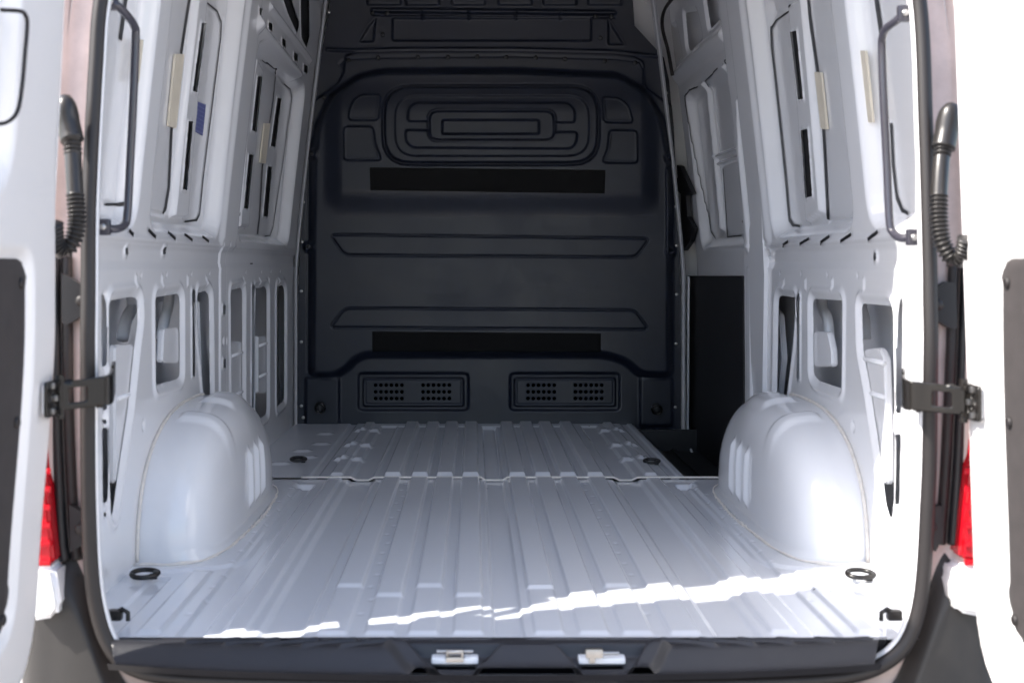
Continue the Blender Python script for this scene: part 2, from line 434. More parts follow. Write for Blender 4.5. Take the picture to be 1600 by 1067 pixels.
        f.hole(w0([(172, 470), (208, 464), (218, 466), (219, 500), (213, 545), (203, 640), (187, 748), (179, 808), (174, 800), (172, 700)]), .02, **fl)
        f.hole(z([(392, 172), (535, 148), (548, 175), (548, 640), (530, 657), (395, 697)]), [.02, .02, .03, .03, .03, .02], **fl)
        dh(z([(604, 122), (621, 122), (621, 640), (606, 640)]), .01, .006, .005)
        f.hole(z([(640, 150), (700, 130), (721, 160), (729, 830), (686, 830), (640, 350)]), .02, **fl)
        f.hole(z([(838, 132), (905, 112), (918, 130), (918, 895), (845, 862)]), .02, **fl)
        dh(z([(962, 92), (972, 90), (970, 925), (960, 930)]), .006, .004, .004)
        f.hole(z([(978, 122), (1050, 105), (1062, 125), (1062, 862), (976, 925)]), .03, **fl)
        f.hole(z([(1112, 110), (1155, 98), (1166, 125), (1166, 780), (1112, 832)]), .03, **fl)
        for (x, y0, y1_) in [(788, 215, 270), (790, 535, 590)]: dh(z([(x-8, y0), (x+6, y0), (x+6, y1_), (x-8, y1_)]), .01, .004, .003)
        for (x, y) in [(790, 430), (815, 430), (790, 795), (815, 785), (655, 780), (322, 930), (88, 890)]: f.dimple(z([(x, y)])[0], .011, .006)
        for (x, y) in [(199.5, 393), (258, 470-78)]: dh(w0([(x-2, y-6), (x+2, y-6), (x+2, y+6), (x-2, y+6)]), .006, 0)
    else:
        z = lambda p: w4(Z5(p))
        f.slit(z([(560, 20), (530, 45), (480, 80), (460, 112), (462, 180), (495, 480), (520, 730), (530, 850), (545, 873), (572, 877)]), .003, .012, .008)
        dh(z([(561, 125), (583, 120), (610, 385), (592, 387)]), .006); dh(z([(602, 505), (626, 500), (645, 762), (620, 767)]), .006)
        f.emboss(z([(545, 20), (596, -10), (668, 820), (612, 860)]), -.018, .009)
        gap(z([(599, -40), (611, 80), (641, 285)]), .003)
        gap(z([(663, 502), (676, 750), (681, 852)]), .003)
        f.ridge(z([(684, 855), (740, 850), (795, 836), (800, 800)]), .008, .010)
        gap(w0(Z5([(790, -20), (821, 195)])), .003)
        f.slit(w0(Z5([(850, 478), (858, 640), (872, 765), (892, 815), (915, 828)])), .0035)
        z = lambda p: w0(Z12(p))
        fl = dict(fw=.014, fd=.006, rim=.006)
        f.hole(z([(243, 180), (258, 158), (350, 172), (356, 200), (340, 430), (290, 850), (230, 850)]), .02, **fl)
        dh(z([(371, 145), (386, 145), (384, 665), (369, 665)]), .012, .006, .005)
        f.hole(z([(455, 178), (622, 190), (630, 200), (626, 700), (618, 712), (485, 668), (450, 630), (447, 200)]), .02, **fl)
        f.hole(w0([(1343, 474), (1388, 478), (1394, 485), (1395, 700), (1394, 800), (1388, 812), (1381, 790), (1369, 690), (1357, 610), (1345, 545)]), .02, **fl)
        f.hole(z([(958, 180), (986, 180), (975, 860), (948, 860)]), .02, .008, .006)
        f.hole(w0([(1399, 678), (1406, 678), (1404, 788), (1398, 788)]), .012, .006, .004)
        for (x, y0, y1_) in [(172, 240, 292), (167, 555, 610)]: dh(z([(x-6, y0), (x+7, y0), (x+7, y1_), (x-6, y1_)]), .01, .004, .003)
        for (x, y) in [(172, 92), (172, 448), (168, 810), (325, 800), (695, 940)]: f.dimple(z([(x, y)])[0], .011, .006)
        for (x, y) in [(1365.4, 401), (1200.5, 395)]: dh(w0([(x-2, y-6), (x+2, y-6), (x+2, y+6), (x-2, y+6)]), .006, 0)
        f.H += .075 * sm((f.U - (4.345)) / .03)
    # wheel-arch opening is covered by the arch itself
    me = f.mesh(lambda U, V, H: (side * (F(V) + H), U, V))
    o = obj('side_wall', me, 'paint', van)
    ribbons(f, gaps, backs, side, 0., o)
    FW[side] = f
    return o
wl = build_wall(-1); wr = build_wall(1)

# foam strips, sticker
for p in ([(308, 215), (343, 216), (311, 510), (280, 500)], [(164, 158), (179, 160), (166, 330), (150, 330)], [(576, 399), (592, 401), (561, 667), (546, 664)], [(664, 490), (686, 491), (668, 650), (646, 646)]):
    slab('foam_strip', Z6(p), -1, wall_off(Z6(p), -1) - .002, .006, 'foam', wl, .003)
for p in ([(634, 280), (659, 282), (683, 503), (659, 500)], [(811, 198), (832, 198), (861, 475), (844, 475)]):
    slab('foam_strip', Z5(p), 1, wall_off(Z5(p), 1) - .002, .006, 'foam', wr, .003)
slab('sticker', Z6([(402, 405), (433, 416), (420, 539), (388, 520)]), -1, .045, .003, 'sticker', wl, label='blue printed sticker on the white wall')
# reinforcing plates seen inside the lower openings
def bracket(px, side, parent, off=.072, grooves=()):
    q = rnd([WP(x, y, side, off) for x, y in px], .012, 3)
    me = prism([(side * (float(F(z)) + off), y, z) for y, z in q], (-side * .018, 0, 0))
    bm = bmesh.new(); bm.from_mesh(me); bmesh.ops.bevel(bm, geom=bm.edges[:], offset=.004, segments=2, affect='EDGES')
    o = obj('reinforcing_plate', from_bm(bm, True, 45), 'paint', parent)
    a = np.array(q)
    for gy in grooves:
        if not a[:, 1].min() + .02 < gy < a[:, 1].max() - .02: continue
        ya, yb = a[:, 0].min() + .02, a[:, 0].max() - .02
        x = side * (float(F(gy)) + off - .018)
        obj('pressed_rib', tube([(x, ya, gy), (x, (ya+yb)/2, gy), (x, yb, gy)], .006, 8), 'paint', parent)
bracket([(168, 539), (214, 538), (220, 560), (212, 755), (168, 755)], -1, wl  , .026, (.60, .42))
bracket([(246, 513), (284, 512), (288, 567), (243, 567)], -1, wl, .026, (.55,))
bracket([(352, 533), (382, 533), (382, 636), (352, 636)], -1, wl  , .026, (.42, .28))
bracket([(396, 525), (422, 525), (422, 613), (396, 614)], -1, wl  , .026, (.42, .3))
bracket([(302, 470), (308, 470), (325, 640), (308, 640)], -1, wl, .06)
bracket([(1345, 548), (1385, 543), (1393, 560), (1398, 700), (1398, 756), (1380, 757)], 1, wr  , .026, (.60, .5, .42))
bracket([(1262, 518), (1303, 518), (1309, 545), (1310, 573), (1262, 573)], 1, wr, .026, (.55,))
bracket([(1208, 470), (1226, 490), (1231, 560), (1222, 640), (1205, 640)], 1, wr, .06)
# curved struts in the wall cavity
for side, par, xs in ((-1, wl, [(205, 222), (265, 240)]), (1, wr, [(1284, 1296), (1345, 1352)])):
    for (xa, xb) in xs:
        pth = [WP(x, y, side, .065) for x, y in ((xa, 455), (xa + (xb-xa)*.1, 480), (xa + (xb-xa)*.8 if side > 0 else xa-8, 500), (xb if side > 0 else xa-14, 530))]
        p3 = smooth_path([(side * (float(F(z)) + .065), y, z) for y, z in pth], 6)
        obj('cavity_strut', tube(p3, .016, 8), 'paint', par)

# ================================================================== SLIDING DOOR (right) and the corner posts
f = Field(4.34, 5.60, -.12, 1.98, .0065, .005)
OFF = .055
z = lambda p: wall(1, OFF + .02)(Z7(p))
f.emboss([(4.2, .82), (5.46, .82), (5.46, 1.47), (4.2, 1.47)], .04, .06, .06)
f.ridge(z([(95, 325), (200, 225), (310, 140)]), -.028, .05)
f.ridge(z([(298, 270), (330, 560), (362, 900)]), -.022, .016)
f.ridge(z([(212, 340), (238, 600), (266, 905)]), -.022, .016)
f.ridge(z([(242, 622), (325, 592)]), -.018, .014); f.ridge(z([(250, 652), (332, 625)]), -.018, .014)
gaps_sd = []
f.ridge(z([(190, 345), (160, 360), (145, 385), (165, 540), (198, 800), (215, 920), (235, 950)]), .001, .012)
for p in ([(217, 345), (219, 325), (275, 272)], [(303, 260), (305, 243), (348, 213)], [(262, 670), (280, 940), (335, 935)], [(190, 345), (160, 360), (145, 385), (165, 540), (198, 800), (215, 920), (235, 950)]): gaps_sd.append((z(p), .0045))
for a in ([(220, 345), (245, 600)], [(305, 262), (345, 560), (375, 880)]): f.ridge(z(a), .010, .012)
for q in ([(75, 125), (110, 98), (132, 218), (96, 262)], [(138, 52), (192, 45), (214, 143), (160, 206), (150, 190)], [(216, -40), (285, -40), (292, 62), (240, 116)]): f.hole(z(q), .02, .02, .012)
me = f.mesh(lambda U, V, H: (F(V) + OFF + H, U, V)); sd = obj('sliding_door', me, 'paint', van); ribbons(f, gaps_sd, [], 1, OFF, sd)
slab('trim_board', [(1077, 431), (1164, 431), (1164, 800), (1128, 758), (1086, 715), (1076, 680)], 1, OFF, .008, 'black', sd, .02, label='black lower trim board')
# black latch at the forward edge of the sliding door
q = Z7([(112, 655), (125, 660), (175, 770), (150, 775), (155, 860), (180, 905), (165, 960), (140, 995), (132, 990), (128, 770), (103, 745), (103, 712), (116, 705)])
slab('latch', q, 1, OFF-.005, .02, 'black', sd, .004)
# white beads and black weather strip round the door opening
def wallpath(px, side, off, n=8): return smooth_path([(side * (float(F(z_)) + off), y, z_) for y, z_ in [WP(a, b, side, off) for a, b in px]], n)
obj('weather_strip', tube(wallpath(Z7([(318, -40), (345, 120), (372, 330), (395, 560), (401, 700), (390, 790), (360, 880)]), 1, .005), .006, 8), 'rubber', sd)
obj('weather_strip', tube(wallpath(Z7([(88, -20), (45, 45), (38, 110), (60, 200), (78, 300)]), 1, .02), .008, 8), 'rubber', sd)
obj('door_track_edge', tube(wallpath([(1076, 432), (1075, 600), (1075, 680), (1084, 712), (1100, 733), (1122, 752)], 1, .02), .006, 8), 'paint', sd)
# tapered white cover on the rear pillar of the sliding door
pts = [(1184, 255), (1176, 330), (1163, 400), (1163, 440), (1164, 560), (1172, 660), (1175, 700), (1190, 690), (1192, 560), (1194, 430), (1189, 320)]
q = [WP(a, b, 1, -.012) for a, b in pts]
obj('pillar_cover', prism([(float(F(z_)) - .012, y, z_) for y, z_ in q], (.05, 0, 0)), 'paint', wr)
# forward posts beside the bulkhead
for side in (-1, 1):
    a = 5.62 if side > 0 else 5.63
    g = Field(a, 5.72, -.12, 1.98, .008, .01); g.H += -.006 * sm((g.U - a) / .05) ; g.ridge([(a+.03, 0), (a+.03, 2)], .01, .008)
    for zz in np.arange(.1, 1.9, .16): g.dimple((a+.07, zz), .006, .005)
    obj('corner_post', g.mesh(lambda U, V, H: (side * (F(V) + (.0 if side > 0 else -.005) + H), U, V)), 'paint', van)

# ================================================================== OUTER SHELL
def wall_sheet(side):
    V, U = np.meshgrid(np.linspace(-.3, 2.1, 24), np.linspace(2.50, 5.95, 30), indexing='ij')
    X = side * (F(np.maximum(V, .2)) + .105 - .05 * np.maximum(.25 - V, 0) ** 1)
    return grid_mesh(X, U, V)
for side in (-1, 1): obj('outer_panel', wall_sheet(side), 'paint', van)
X, Y = np.meshgrid(np.linspace(-.9, .9, 30), np.linspace(2.50, 5.95, 120))
obj('roof', grid_mesh(X, Y, 2.06 - .06 * (X/.9)**2 + .006*np.sin(Y*26)), 'paint', van)
for side in (-1, 1):                              # closes the gap between wall top and roof
    V, U = np.meshgrid(np.linspace(0, 1, 6), np.linspace(2.50, 5.9, 4), indexing='ij')
    obj('roof_rail', grid_mesh(side * (.755 - .10 * V), U, 1.975 + .075 * V), 'paint', van)
obj('front_closing_panel', box((0, 5.9, .9), (2.0, .02, 2.5), .002), 'paint', van)
obj('underfloor', box((0, 4.2, -.24), (1.96, 3.4, .02), .002), 'black', van)

# ================================================================== LOAD FLOOR
YS = 4.24
def rib(f, xc, w, ya, yb, h, s=.014):
    s = s * .62
    h = h * 1.35
    f.emboss([(xc-w/2, ya), (xc+w/2, ya), (xc+w/2, yb), (xc-w/2, yb)], h, s)
f = Field(-.90, .90, 2.425, YS, .0030, .008)
ends = {.081: 2.73, .17: 2.70, .256: 2.82, .351: 2.80}
for x, e in ((-.351, 2.81), (-.256, 2.73), (-.17, 2.81), (-.081, 2.73), (.081, 2.80), (.17, 2.73), (.256, 2.81), (.351, 2.73)):
    rib(f, x, .058, e, 4.5, .0065, .012); rib(f, x, .058, 2.458, e+.004, .0030, .010)
rib(f, 0, .06, 2.3, 4.5, -.006, .014); 
for s_ in (-1, 1):
    rib(f, s_*.452, .085, 2.3, 4.5, -.006, .026); rib(f, s_*.545, .045, 2.46, 4.5, .005, .016)
    rib(f, s_*.63, .05, 2.3, 4.12, -.005, .014); rib(f, s_*.715, .045, 2.46, 2.95, .005, .014); rib(f, s_*.80, .04, 2.46, 2.90, -.004, .012)
    f.emboss([(s_*.60, 4.07), (s_*.66, 4.07), (s_*.655, 4.13), (s_*.605, 4.13)], -.008, .02)
    # flange round the wheel arch
    f.emboss([(s_*.95, 2.95), (s_*.78, 2.95), (s_*.66, 3.0), (s_*.635, 3.1), (s_*.635, 4.1), (s_*.68, 4.2), (s_*.95, 4.2)], .006, .01, .04)
for yy in np.arange(2.6, 4.2, .11):
    for xx in (-.66, -.30, .30, .66):
        f.dimple((xx + .008*math.sin(yy*31), yy), .0055, -.0022)
me = f.mesh(lambda U, V, H: (U, V, H)); fl_ = obj('load_floor', me, 'floor', van, label='rear ribbed floor panel')
f = Field(-.90, .655, YS+.004, 5.70, .0030, .010)
for x in (-.351, -.256, -.17, -.081, .081, .17, .256, .351):
    rib(f, x, .055, YS+.045, 5.9, .0085, .014); rib(f, x - .044, .032, 4.0, 5.62, -.004, .012)
rib(f, 0, .06, 4.0, 5.60, -.010, .014)
for s_ in (-1, 1):
    rib(f, s_*.452, .07, 4.0, 5.62, -.006, .02); rib(f, s_*.545, .04, YS+.06, 5.9, .006, .014); rib(f, s_*.62, .03, 4.1, 5.9, -.004, .012)
    for yy, dx in ((4.62, 0), (4.98, 0), (5.42, 0)):
        for k in (-.032, .032): f.emboss([(s_*.535+k-.02, yy), (s_*.535+k+.02, yy), (s_*.535+k+.02, yy+.06), (s_*.535+k-.02, yy+.06)], .010, .02)
for xx, yy in ((-.70, 4.7), (-.74, 4.86), (-.69, 5.05), (-.71, 5.35), (-.78, 4.55)): f.dimple((xx, yy), .03, .006)
f.H += .004
fl2 = obj('load_floor', f.mesh(lambda U, V, H: (U, V, H)), 'floor', van, label='front ribbed floor panel')
# bright overlapping seam between the two panels
pth = [(x, YS, .0065) for x in np.linspace(-.66, -.49, 6)] + [(-.47, YS-.003, -.003), (-.43, YS-.003, -.003)] + [(x, YS, .0065) for x in np.linspace(-.41, -.045, 8)] + [(-.03, YS-.006, -.002), (.03, YS-.006, -.002)] + [(x, YS, .0065) for x in np.linspace(.045, .41, 8)] + [(.43, YS-.003, -.003), (.47, YS-.003, -.003)] + [(x, YS, .0065) for x in np.linspace(.49, .86, 6)]
obj('floor_seam', tube(pth, .0035, 8), 'sealant', fl_)
# step well behind the sliding door
o = obj('step_well', join([box((.80, 4.95, -.115), (.30, 1.5, .02), .004), box((.66, 4.95, -.055), (.012, 1.46, .11), .003), box((.80, 4.262, -.055), (.29, .012, .10), .003),
    box((.80, 5.6, -.06), (.30, .02, .10), .003), box((.83, 4.95, -.098), (.02, 1.3, .006), .002), box((.76, 4.95, -.098), (.02, 1.3, .006), .002)]), 'well', van)

# ================================================================== WHEEL ARCHES
def arch(side):
    nT, nP = 150, 90
    th = np.linspace(0, math.pi, nT); ph = np.linspace(0, math.pi/2, nP)
    T, Pn = np.meshgrid(th, ph)
    # direction: y = cos T sin P', z = sin T sin P', x(depth) = cos P'
    dy = np.cos(T) * np.sin(Pn); dz = np.sin(T) * np.sin(Pn); dx = np.cos(Pn)
    A, Hh, D = .575, .342, .190; n, m_ = 2.6, 4.6
    A_ = A; A = np.where(dy > 0, .51, A_)
    g = ((np.abs(dy/A)**n + np.abs(dz/Hh)**n) ** (m_/n) + np.abs(dx/D)**m_) ** (1/m_)
    r = 1 / g; A = A_
    y = 3.59 + dy * r; z_ = dz * r; x = dx * r
    # flat-topped forward slope and creases
    fwd = sm((y - 3.55) / .3); x = x * (1 - .10 * sm((z_-.1)/.25) * fwd)
    # flutes on the inner face
    bump = np.zeros_like(x)
    for yy in (3.50, 3.60, 3.70):
        bump += .012 * np.exp(-((y-yy)/.011)**2) * sm((z_-.04)/.03) * sm((.22-z_)/.03) * sm((x-.1)/.05)
    z_ = z_ + .012 * sm((x-.04)/.02) * sm((.15 - x)/.02) * sm((z_-.30)/.03) * sm((y-3.5)/.04) * sm((3.95-y)/.1)
    z_ = np.where(z_ < .004, -.004, z_)
    x = x + bump + .016 * sm((.020 - z_) / .014) * sm((x - .02)/.03)
    z_ = z_ + .010 * sm((x-.03)/.02) * sm((.19 - x)/.03) * sm((y-3.28)/.02) * sm((3.36-y)/.02)
    me = grid_mesh(side * (.892 - x), y, z_ + .003)
    o = obj('wheel_arch', me, 'paint', van)
    # sealant beads along floor and wall
    k = np.linspace(.0, math.pi/2, 60); base = []
    cy = np.concatenate([-np.cos(k)[:0:-1] * 0 , []])
    pts = []
    for a in np.linspace(0, math.pi, 80):                     # plan curve at the floor
        c, s_ = math.cos(a), math.sin(a)
        Af = A if c > 0 else .51
        rr = 1 / ((abs(c)/Af)**m_ + (abs(s_)/D)**m_) ** (1/m_)
        e_ = .022 + .0015*math.sin(a*53) ; pts.append((side * (.889 - s_*rr - e_*s_), 3.59 - c*rr - e_*c, .0085 + .001*math.sin(a*37)))
    pts = [p for p in pts if p[1] < 4.1]
    obj('sealant_bead', tube(pts, [.0036 + .0011*math.sin(i*1.7) + .0008*math.sin(i*.53) for i in range(len(pts))], 8), 'sealant', o)
    pts = []
    for a in np.linspace(.02, 2.0, 70):
        c, s_ = math.cos(a), math.sin(a)
        rr = 1.015 / ((abs(c)/(A if c > 0 else .51))**n + (abs(s_)/Hh)**n) ** (1/n)
        pts.append((side * .886, 3.59 - c*rr, s_*rr))
    obj('sealant_bead', tube(pts, .0045, 8), 'sealant', o)
    return o
arL = arch(-1); arR = arch(1)
pts = [FL(x, y, .006) for x, y in ((168, 918), (180, 905), (196, 893))]
obj('sealant_bead', tube(pts, .003, 6), 'sealant', fl_)

# ================================================================== BULKHEAD
YB = 5.70; KP = YB / FP
f = Field(458, 1068, -60, 672, 1.5)
H = f.H
main = [(487, 585), (520, 587), (540, 578), (556, 560), (576, 553), (940, 553), (975, 563), (1000, 585), (1046, 587), (1046, 250), (1034, 190), (1005, 143), (965, 119), (800, 112), (600, 113), (560, 121), (520, 150), (498, 195), (490, 250)]
f.emboss(main, .045, 16, 12)
up = [(524, 300), (526, 240), (540, 180), (570, 143), (610, 132), (900, 132), (950, 140), (985, 165), (1004, 220), (1012, 305)]
# the upper part stands proud and falls back below the tape strip
bulge = .030 * (1 - sm((f.V - 296) / 46)) * sm((f.V - 120) / 60) * sm((f.U - 505) / 34) * sm((1030 - f.U) / 34)
H += bulge
z4 = lambda p: sc(p, 2.424, 440, 0)
rect = lambda a, b, c, d: [(a, b), (c, b), (c, d), (a, d)]
f.outline(z4(rect(390, 332, 1195, 626)), -.0153, 3.4, 42); f.emboss(z4(rect(396, 338, 1190, 620)), .0085, 3.5, 42)
f.emboss(z4(rect(432, 370, 1160, 600)), -.0102, 4, 34); f.outline(z4(rect(432, 370, 1160, 600)), .0051, 2.6, 34)
f.emboss(z4([(480, 468), (484, 420), (510, 398), (1080, 398), (1105, 425), (1106, 472), (1030, 472), (1022, 436), (1000, 428), (590, 426), (566, 440), (560, 468)]), .0119, 4, 6)
f.emboss(z4([(472, 500), (560, 502), (565, 525), (590, 540), (1005, 542), (1028, 530), (1034, 508), (1115, 508), (1110, 550), (1090, 570), (500, 566), (475, 545)]), .0119, 4, 6)
f.outline(z4(rect(560, 428, 1030, 540)), .0102, 3, 14); f.emboss(z4(rect(610, 462, 972, 514)), -.0153, 4, 3)
for q in ([(262, 462), (266, 425), (280, 390), (305, 370), (378, 368), (370, 462)], [(245, 490), (350, 490), (358, 550), (382, 612), (245, 612)],
          [(1210, 378), (1270, 382), (1305, 410), (1322, 472), (1215, 470)], [(1235, 504), (1336, 505), (1338, 622), (1208, 620), (1230, 570)]):
    f.emboss(z4(q), .0119, 3.6, 6); f.outline(z4(q), .0068, 2.6, 6)
for q in ([(517, 367), (1013, 373), (992, 402), (540, 399)], [(540, 481), (990, 484), (1012, 514), (517, 511)]):
    f.outline(q, -.0102, 2.0, 9)
    f.emboss(q, .0026, 4, 9)
# foot recess steps
f.emboss([(478, 590), (530, 590), (530, 665), (478, 665)], .012, 6, 4); f.emboss([(1000, 590), (1050, 590), (1050, 665), (1000, 665)], .012, 6, 4)
for a in ((560, 583, 732, 641), (797, 583, 968, 641)): f.emboss(rect(*a), -.010, 5, 8)
# upper sheet: lap joint, screws strip, recess, gussets, top ribs
f.emboss([(540, 86), (560, 82), (640, 80), (800, 80), (960, 84), (992, 88), (1006, 98), (1008, 136), (1040, 160), (1070, 175), (1070, -80), (458, -80), (458, 160), (490, 158), (527, 132), (536, 115)], -.010, 4, 5)
f.ridge([(512, 78), (560, 79), (640, 77), (800, 77), (960, 81), (1030, 89)], .012, 4)
f.ridge([(537, 112), (530, 100), (537, 93), (600, 90), (800, 88), (960, 92), (1000, 97), (1006, 110), (1006, 138)], -.005, 2.2)
f.emboss(rect(612, 27, 925, 64), -.012, 5, 4); f.outline(rect(612, 27, 925, 64), .004, 3, 4)
for q in ([(560, 66), (575, 40), (588, 26), (584, 66)], [(950, 28), (976, 70), (950, 70)]): f.emboss(q, -.010, 4, 3); f.outline(q, .005, 3, 3)
f.ridge([(583, 16), (960, 20)], .012, 5); f.ridge([(583, 22), (960, 26)], -.008, 3)
for x in (600, 660, 732, 805, 875, 945): f.emboss(rect(x-26, -30, x+26, 8), .010, 5, 3)
for x in (661, 733, 806, 876): f.ridge([(x, 18), (x, 30)], .006, 3)
# raised flange ribs at the sides
f.ridge([(1040, 270), (1041, 330), (1041, 385)], .014, 4); f.ridge([(483, 180), (481, 380), (481, 580)], -.006, 3)
for (x, y) in ((489, 241), (484, 386), (1044, 249), (1046, 393)):
    f.dimple((x, y), 8, .016); f.dimple((x, y), 2.5, -.012)
f.cut_outside([(515, -70), (515, 12), (508, 50), (492, 130), (482, 200), (466, 450), (464, 670), (1066, 670), (1063, 450), (1053, 200), (1046, 125), (1038, 90), (992, 40), (984, -70)])
me = f.mesh(lambda U, V, Hh: (CX + (U - VX) * KP, YB - Hh, CZ - (V - VY) * KP))
bh = obj('bulkhead', me, 'dark', van, label='dark grey moulded bulkhead closing the load bay')
def BP(x, y, d=0): return (CX + (x - VX) * KP, YB - d, CZ - (y - VY) * KP)
BHF = f
def bh_h(U, V):
    return BHF.H[np.clip(np.rint((V - BHF.v[0]) / BHF.dv).astype(int), 0, len(BHF.v)-1), np.clip(np.rint((U - BHF.u[0]) / BHF.du).astype(int), 0, len(BHF.u)-1)]
def tape(q):
    (x0, y0), (x1, y1), (x2, y2), (x3, y3) = q; t, u = np.meshgrid(np.linspace(0, 1, 60), np.linspace(0, 1, 14))
    U = (x0*(1-t) + x1*t)*(1-u) + (x3*(1-t) + x2*t)*u; V = (y0*(1-t) + y1*t)*(1-u) + (y3*(1-t) + y2*t)*u
    me = grid_mesh(CX + (U - VX) * KP, YB - bh_h(U, V) - .0025 + .0006*np.sin(U*.31)*np.sin(V*.5), CZ - (V - VY) * KP)
    o = obj('grip_tape', me, 'tape', bh); md = o.modifiers.new('thickness', 'SOLIDIFY'); md.thickness = .003; md.offset = 0
tape([(580, 264), (943, 268), (942, 304), (581, 299)]); tape([(583, 517), (937, 520), (937, 549), (583, 548)])
# vent panels with rows of round holes
for (x0, y0, x1, y1, cols) in ((566, 589, 726, 636, (587, 661)), (802, 589, 963, 636, (825, 899))):
    g = Field(x0, x1, y0, y1, .62)
    g.emboss(rect(x0+1.5, y0+1.5, x1-1.5, y1-1.5), .008, 4, 5); g.outline(rect(x0+5, y0+5, x1-5, y1-5), -.002, 2, 4)
    for c in cols:
        for i in range(6):
            for j in range(3):
                cx_, cy_ = c + i * 8.2, 601.5 + j * 10.4
                a = np.linspace(0, 2*math.pi, 12, endpoint=False)
                g.hole([(cx_ + 2.9*math.cos(t), cy_ + 2.9*math.sin(t)) for t in a], 0, .9, -.0012)
    obj('vent_panel', g.mesh(lambda U, V, Hh: (CX + (U - VX) * KP, YB + .0115 - .010 - Hh, CZ - (V - VY) * KP)), 'dark', bh)
    obj('vent_shade_plate', box((CX + ((x0+x1)/2 - VX) * KP, YB + .003, CZ - ((y0+y1)/2 - VY) * KP), ((x1-x0)*KP*.9, .004, (y1-y0)*KP*.9), .001), 'void', bh)  # near-black plate added so the vent holes read as deep shade
# screws and rivets
scr = disc(.010, .006); scr.materials.append(M['black']); riv = disc(.0075, .005); riv.materials.append(M['steel'])
for x, y in ((545, 95), (591, 91), (653, 90), (700, 90), (746, 89), (791, 90), (837, 91), (883, 93), (945, 96), (992, 99), (582, 21), (605, 22), (598, 55), (930, 27), (955, 27), (938, 60), (520, 148), (507, 153)):
    obj('screw', scr, None, bh, BP(x, y, .004))
for x, y in ((514, 20), (499, 88), (491, 137), (486, 195), (478, 256), (474, 316), (472, 378), (471, 455), (471, 534), (471, 634), (474, 652), (1033, 96), (1041, 146), (1046, 203), (1052, 263), (1056, 323), (1057, 384), (1057, 460), (1056, 537), (1055, 636)):
    obj('rivet', riv, None, bh, BP(x, y, .002))
for x, y, r_ in ((489, 241, .012), (484, 386, .012), (1044, 249, .012), (1046, 393, .012)): 
    o_ = disc(r_, .006); obj('screw', o_, 'black', bh, BP(x, y, .016))

# ------------------------------------------------------------------ lashing rings
def ring(name, c, w, h, tilt, parent, m='black', yaw=0, label=None, rad=.006):
    bm_path = []
    for k in range(28):
        a = 2*math.pi*k/28; bm_path.append(Vector((w*math.cos(a)*(1 + .12*math.cos(a)), h*math.sin(a), 0)))
    from mathutils import Euler
    e = Euler((tilt, 0, yaw)).to_matrix()
    base = join([box((w*.75, 0, .004), (w*.6, h*.9, .012), .004), box((w*.9, 0, .010), (w*.4, h*.7, .016), .005)])
    rim = tube([e @ p + Vector((0, 0, .012)) for p in bm_path] + [e @ bm_path[0] + Vector((0, 0, .012))], rad, 8, cap=False)
    o = obj(name, base, m, parent, c, label=label); base.transform(Euler((0, 0, yaw)).to_matrix().to_4x4())
    obj('ring', rim, m, o)
    return o
for (x, y, yaw) in ((224, 904, .35), (1342, 904, -.3)): ring('lashing_eye', FL(x, y, .004), .030, .021, .20, fl_, yaw=yaw, m='hinge')
for (x, y, yaw) in ((465, 722, .2), (1017, 725, -.1)): ring('lashing_eye', FL(x, y, .005), .027, .022, .14, fl2, yaw=yaw)
for (x, y, s_) in ((180, 960, -1), (1397, 960, 1)):
    p = FL(x, y, .02); o = obj('lashing_hook', join([box((0, 0, 0), (.03, .022, .022), .006), tube([(0, 0, .004), (-s_*.014, 0, .012), (-s_*.026, 0, .004), (-s_*.026, 0, -.012)], .005, 8)]), 'hinge', fl_, p)
for (x, y) in ((502, 634), (1024, 636)):
    c = BP(x, y, .03)
    o = obj('lashing_eye', join([disc(.024, .014), box((0, -.02, 0), (.014, .02, .03), .004)]), 'black', bh, c)
    rp = [(.022*math.cos(a), -.022 - .006*math.sin(a), .020*math.sin(a) - .006) for a in np.linspace(0, 2*math.pi, 22)]
    obj('ring', tube(rp, .0045, 8, cap=False), 'hinge', o)

# ================================================================== REAR FRAME, SEAL, SILL
def YR(z): return 2.40 + .10 * max(0, z - .6)
path_px = [(161, 0), (153, 100), (145, 250), (141.5, 350), (140.5, 500), (140.5, 700), (142, 800), (146, 890), (154, 950), (170, 1000), (198, 1034), (250, 1052), (350, 1059), (560, 1064), (800, 1066), (1050, 1065), (1250, 1059), (1340, 1049), (1390, 1026), (1417, 995), (1432, 950), (1440, 890), (1445, 800), (1449, 700), (1450.5, 500), (1449, 400), (1443, 200), (1433, 0)]
def lift(px, py):
    z_ = .5
    for _ in range(20): Y_ = YR(z_); z_ = CZ - (py - VY) * Y_ / FP
    return (CX + (px - VX) * Y_ / FP, z_)
loop = [lift(*p) for p in path_px]
loop = loop + [(.775, 1.45), (.755, 1.62), (.70, 1.74), (.60, 1.80), (.3, 1.83), (0, 1.835), (-.3, 1.83), (-.60, 1.80), (-.70, 1.74), (-.755, 1.62), (-.775, 1.45)]
loop = smooth_path([(x, z_) for x, z_ in loop], 7, True)
LP = np.array(loop); dl = np.roll(LP, -1, 0) - np.roll(LP, 1, 0); dl /= np.linalg.norm(dl, axis=1)[:, None]
NO = np.stack([-dl[:, 1], dl[:, 0]], 1); cen = LP.mean(0)
NO *= np.sign(((LP - cen) * NO).sum(1))[:, None]
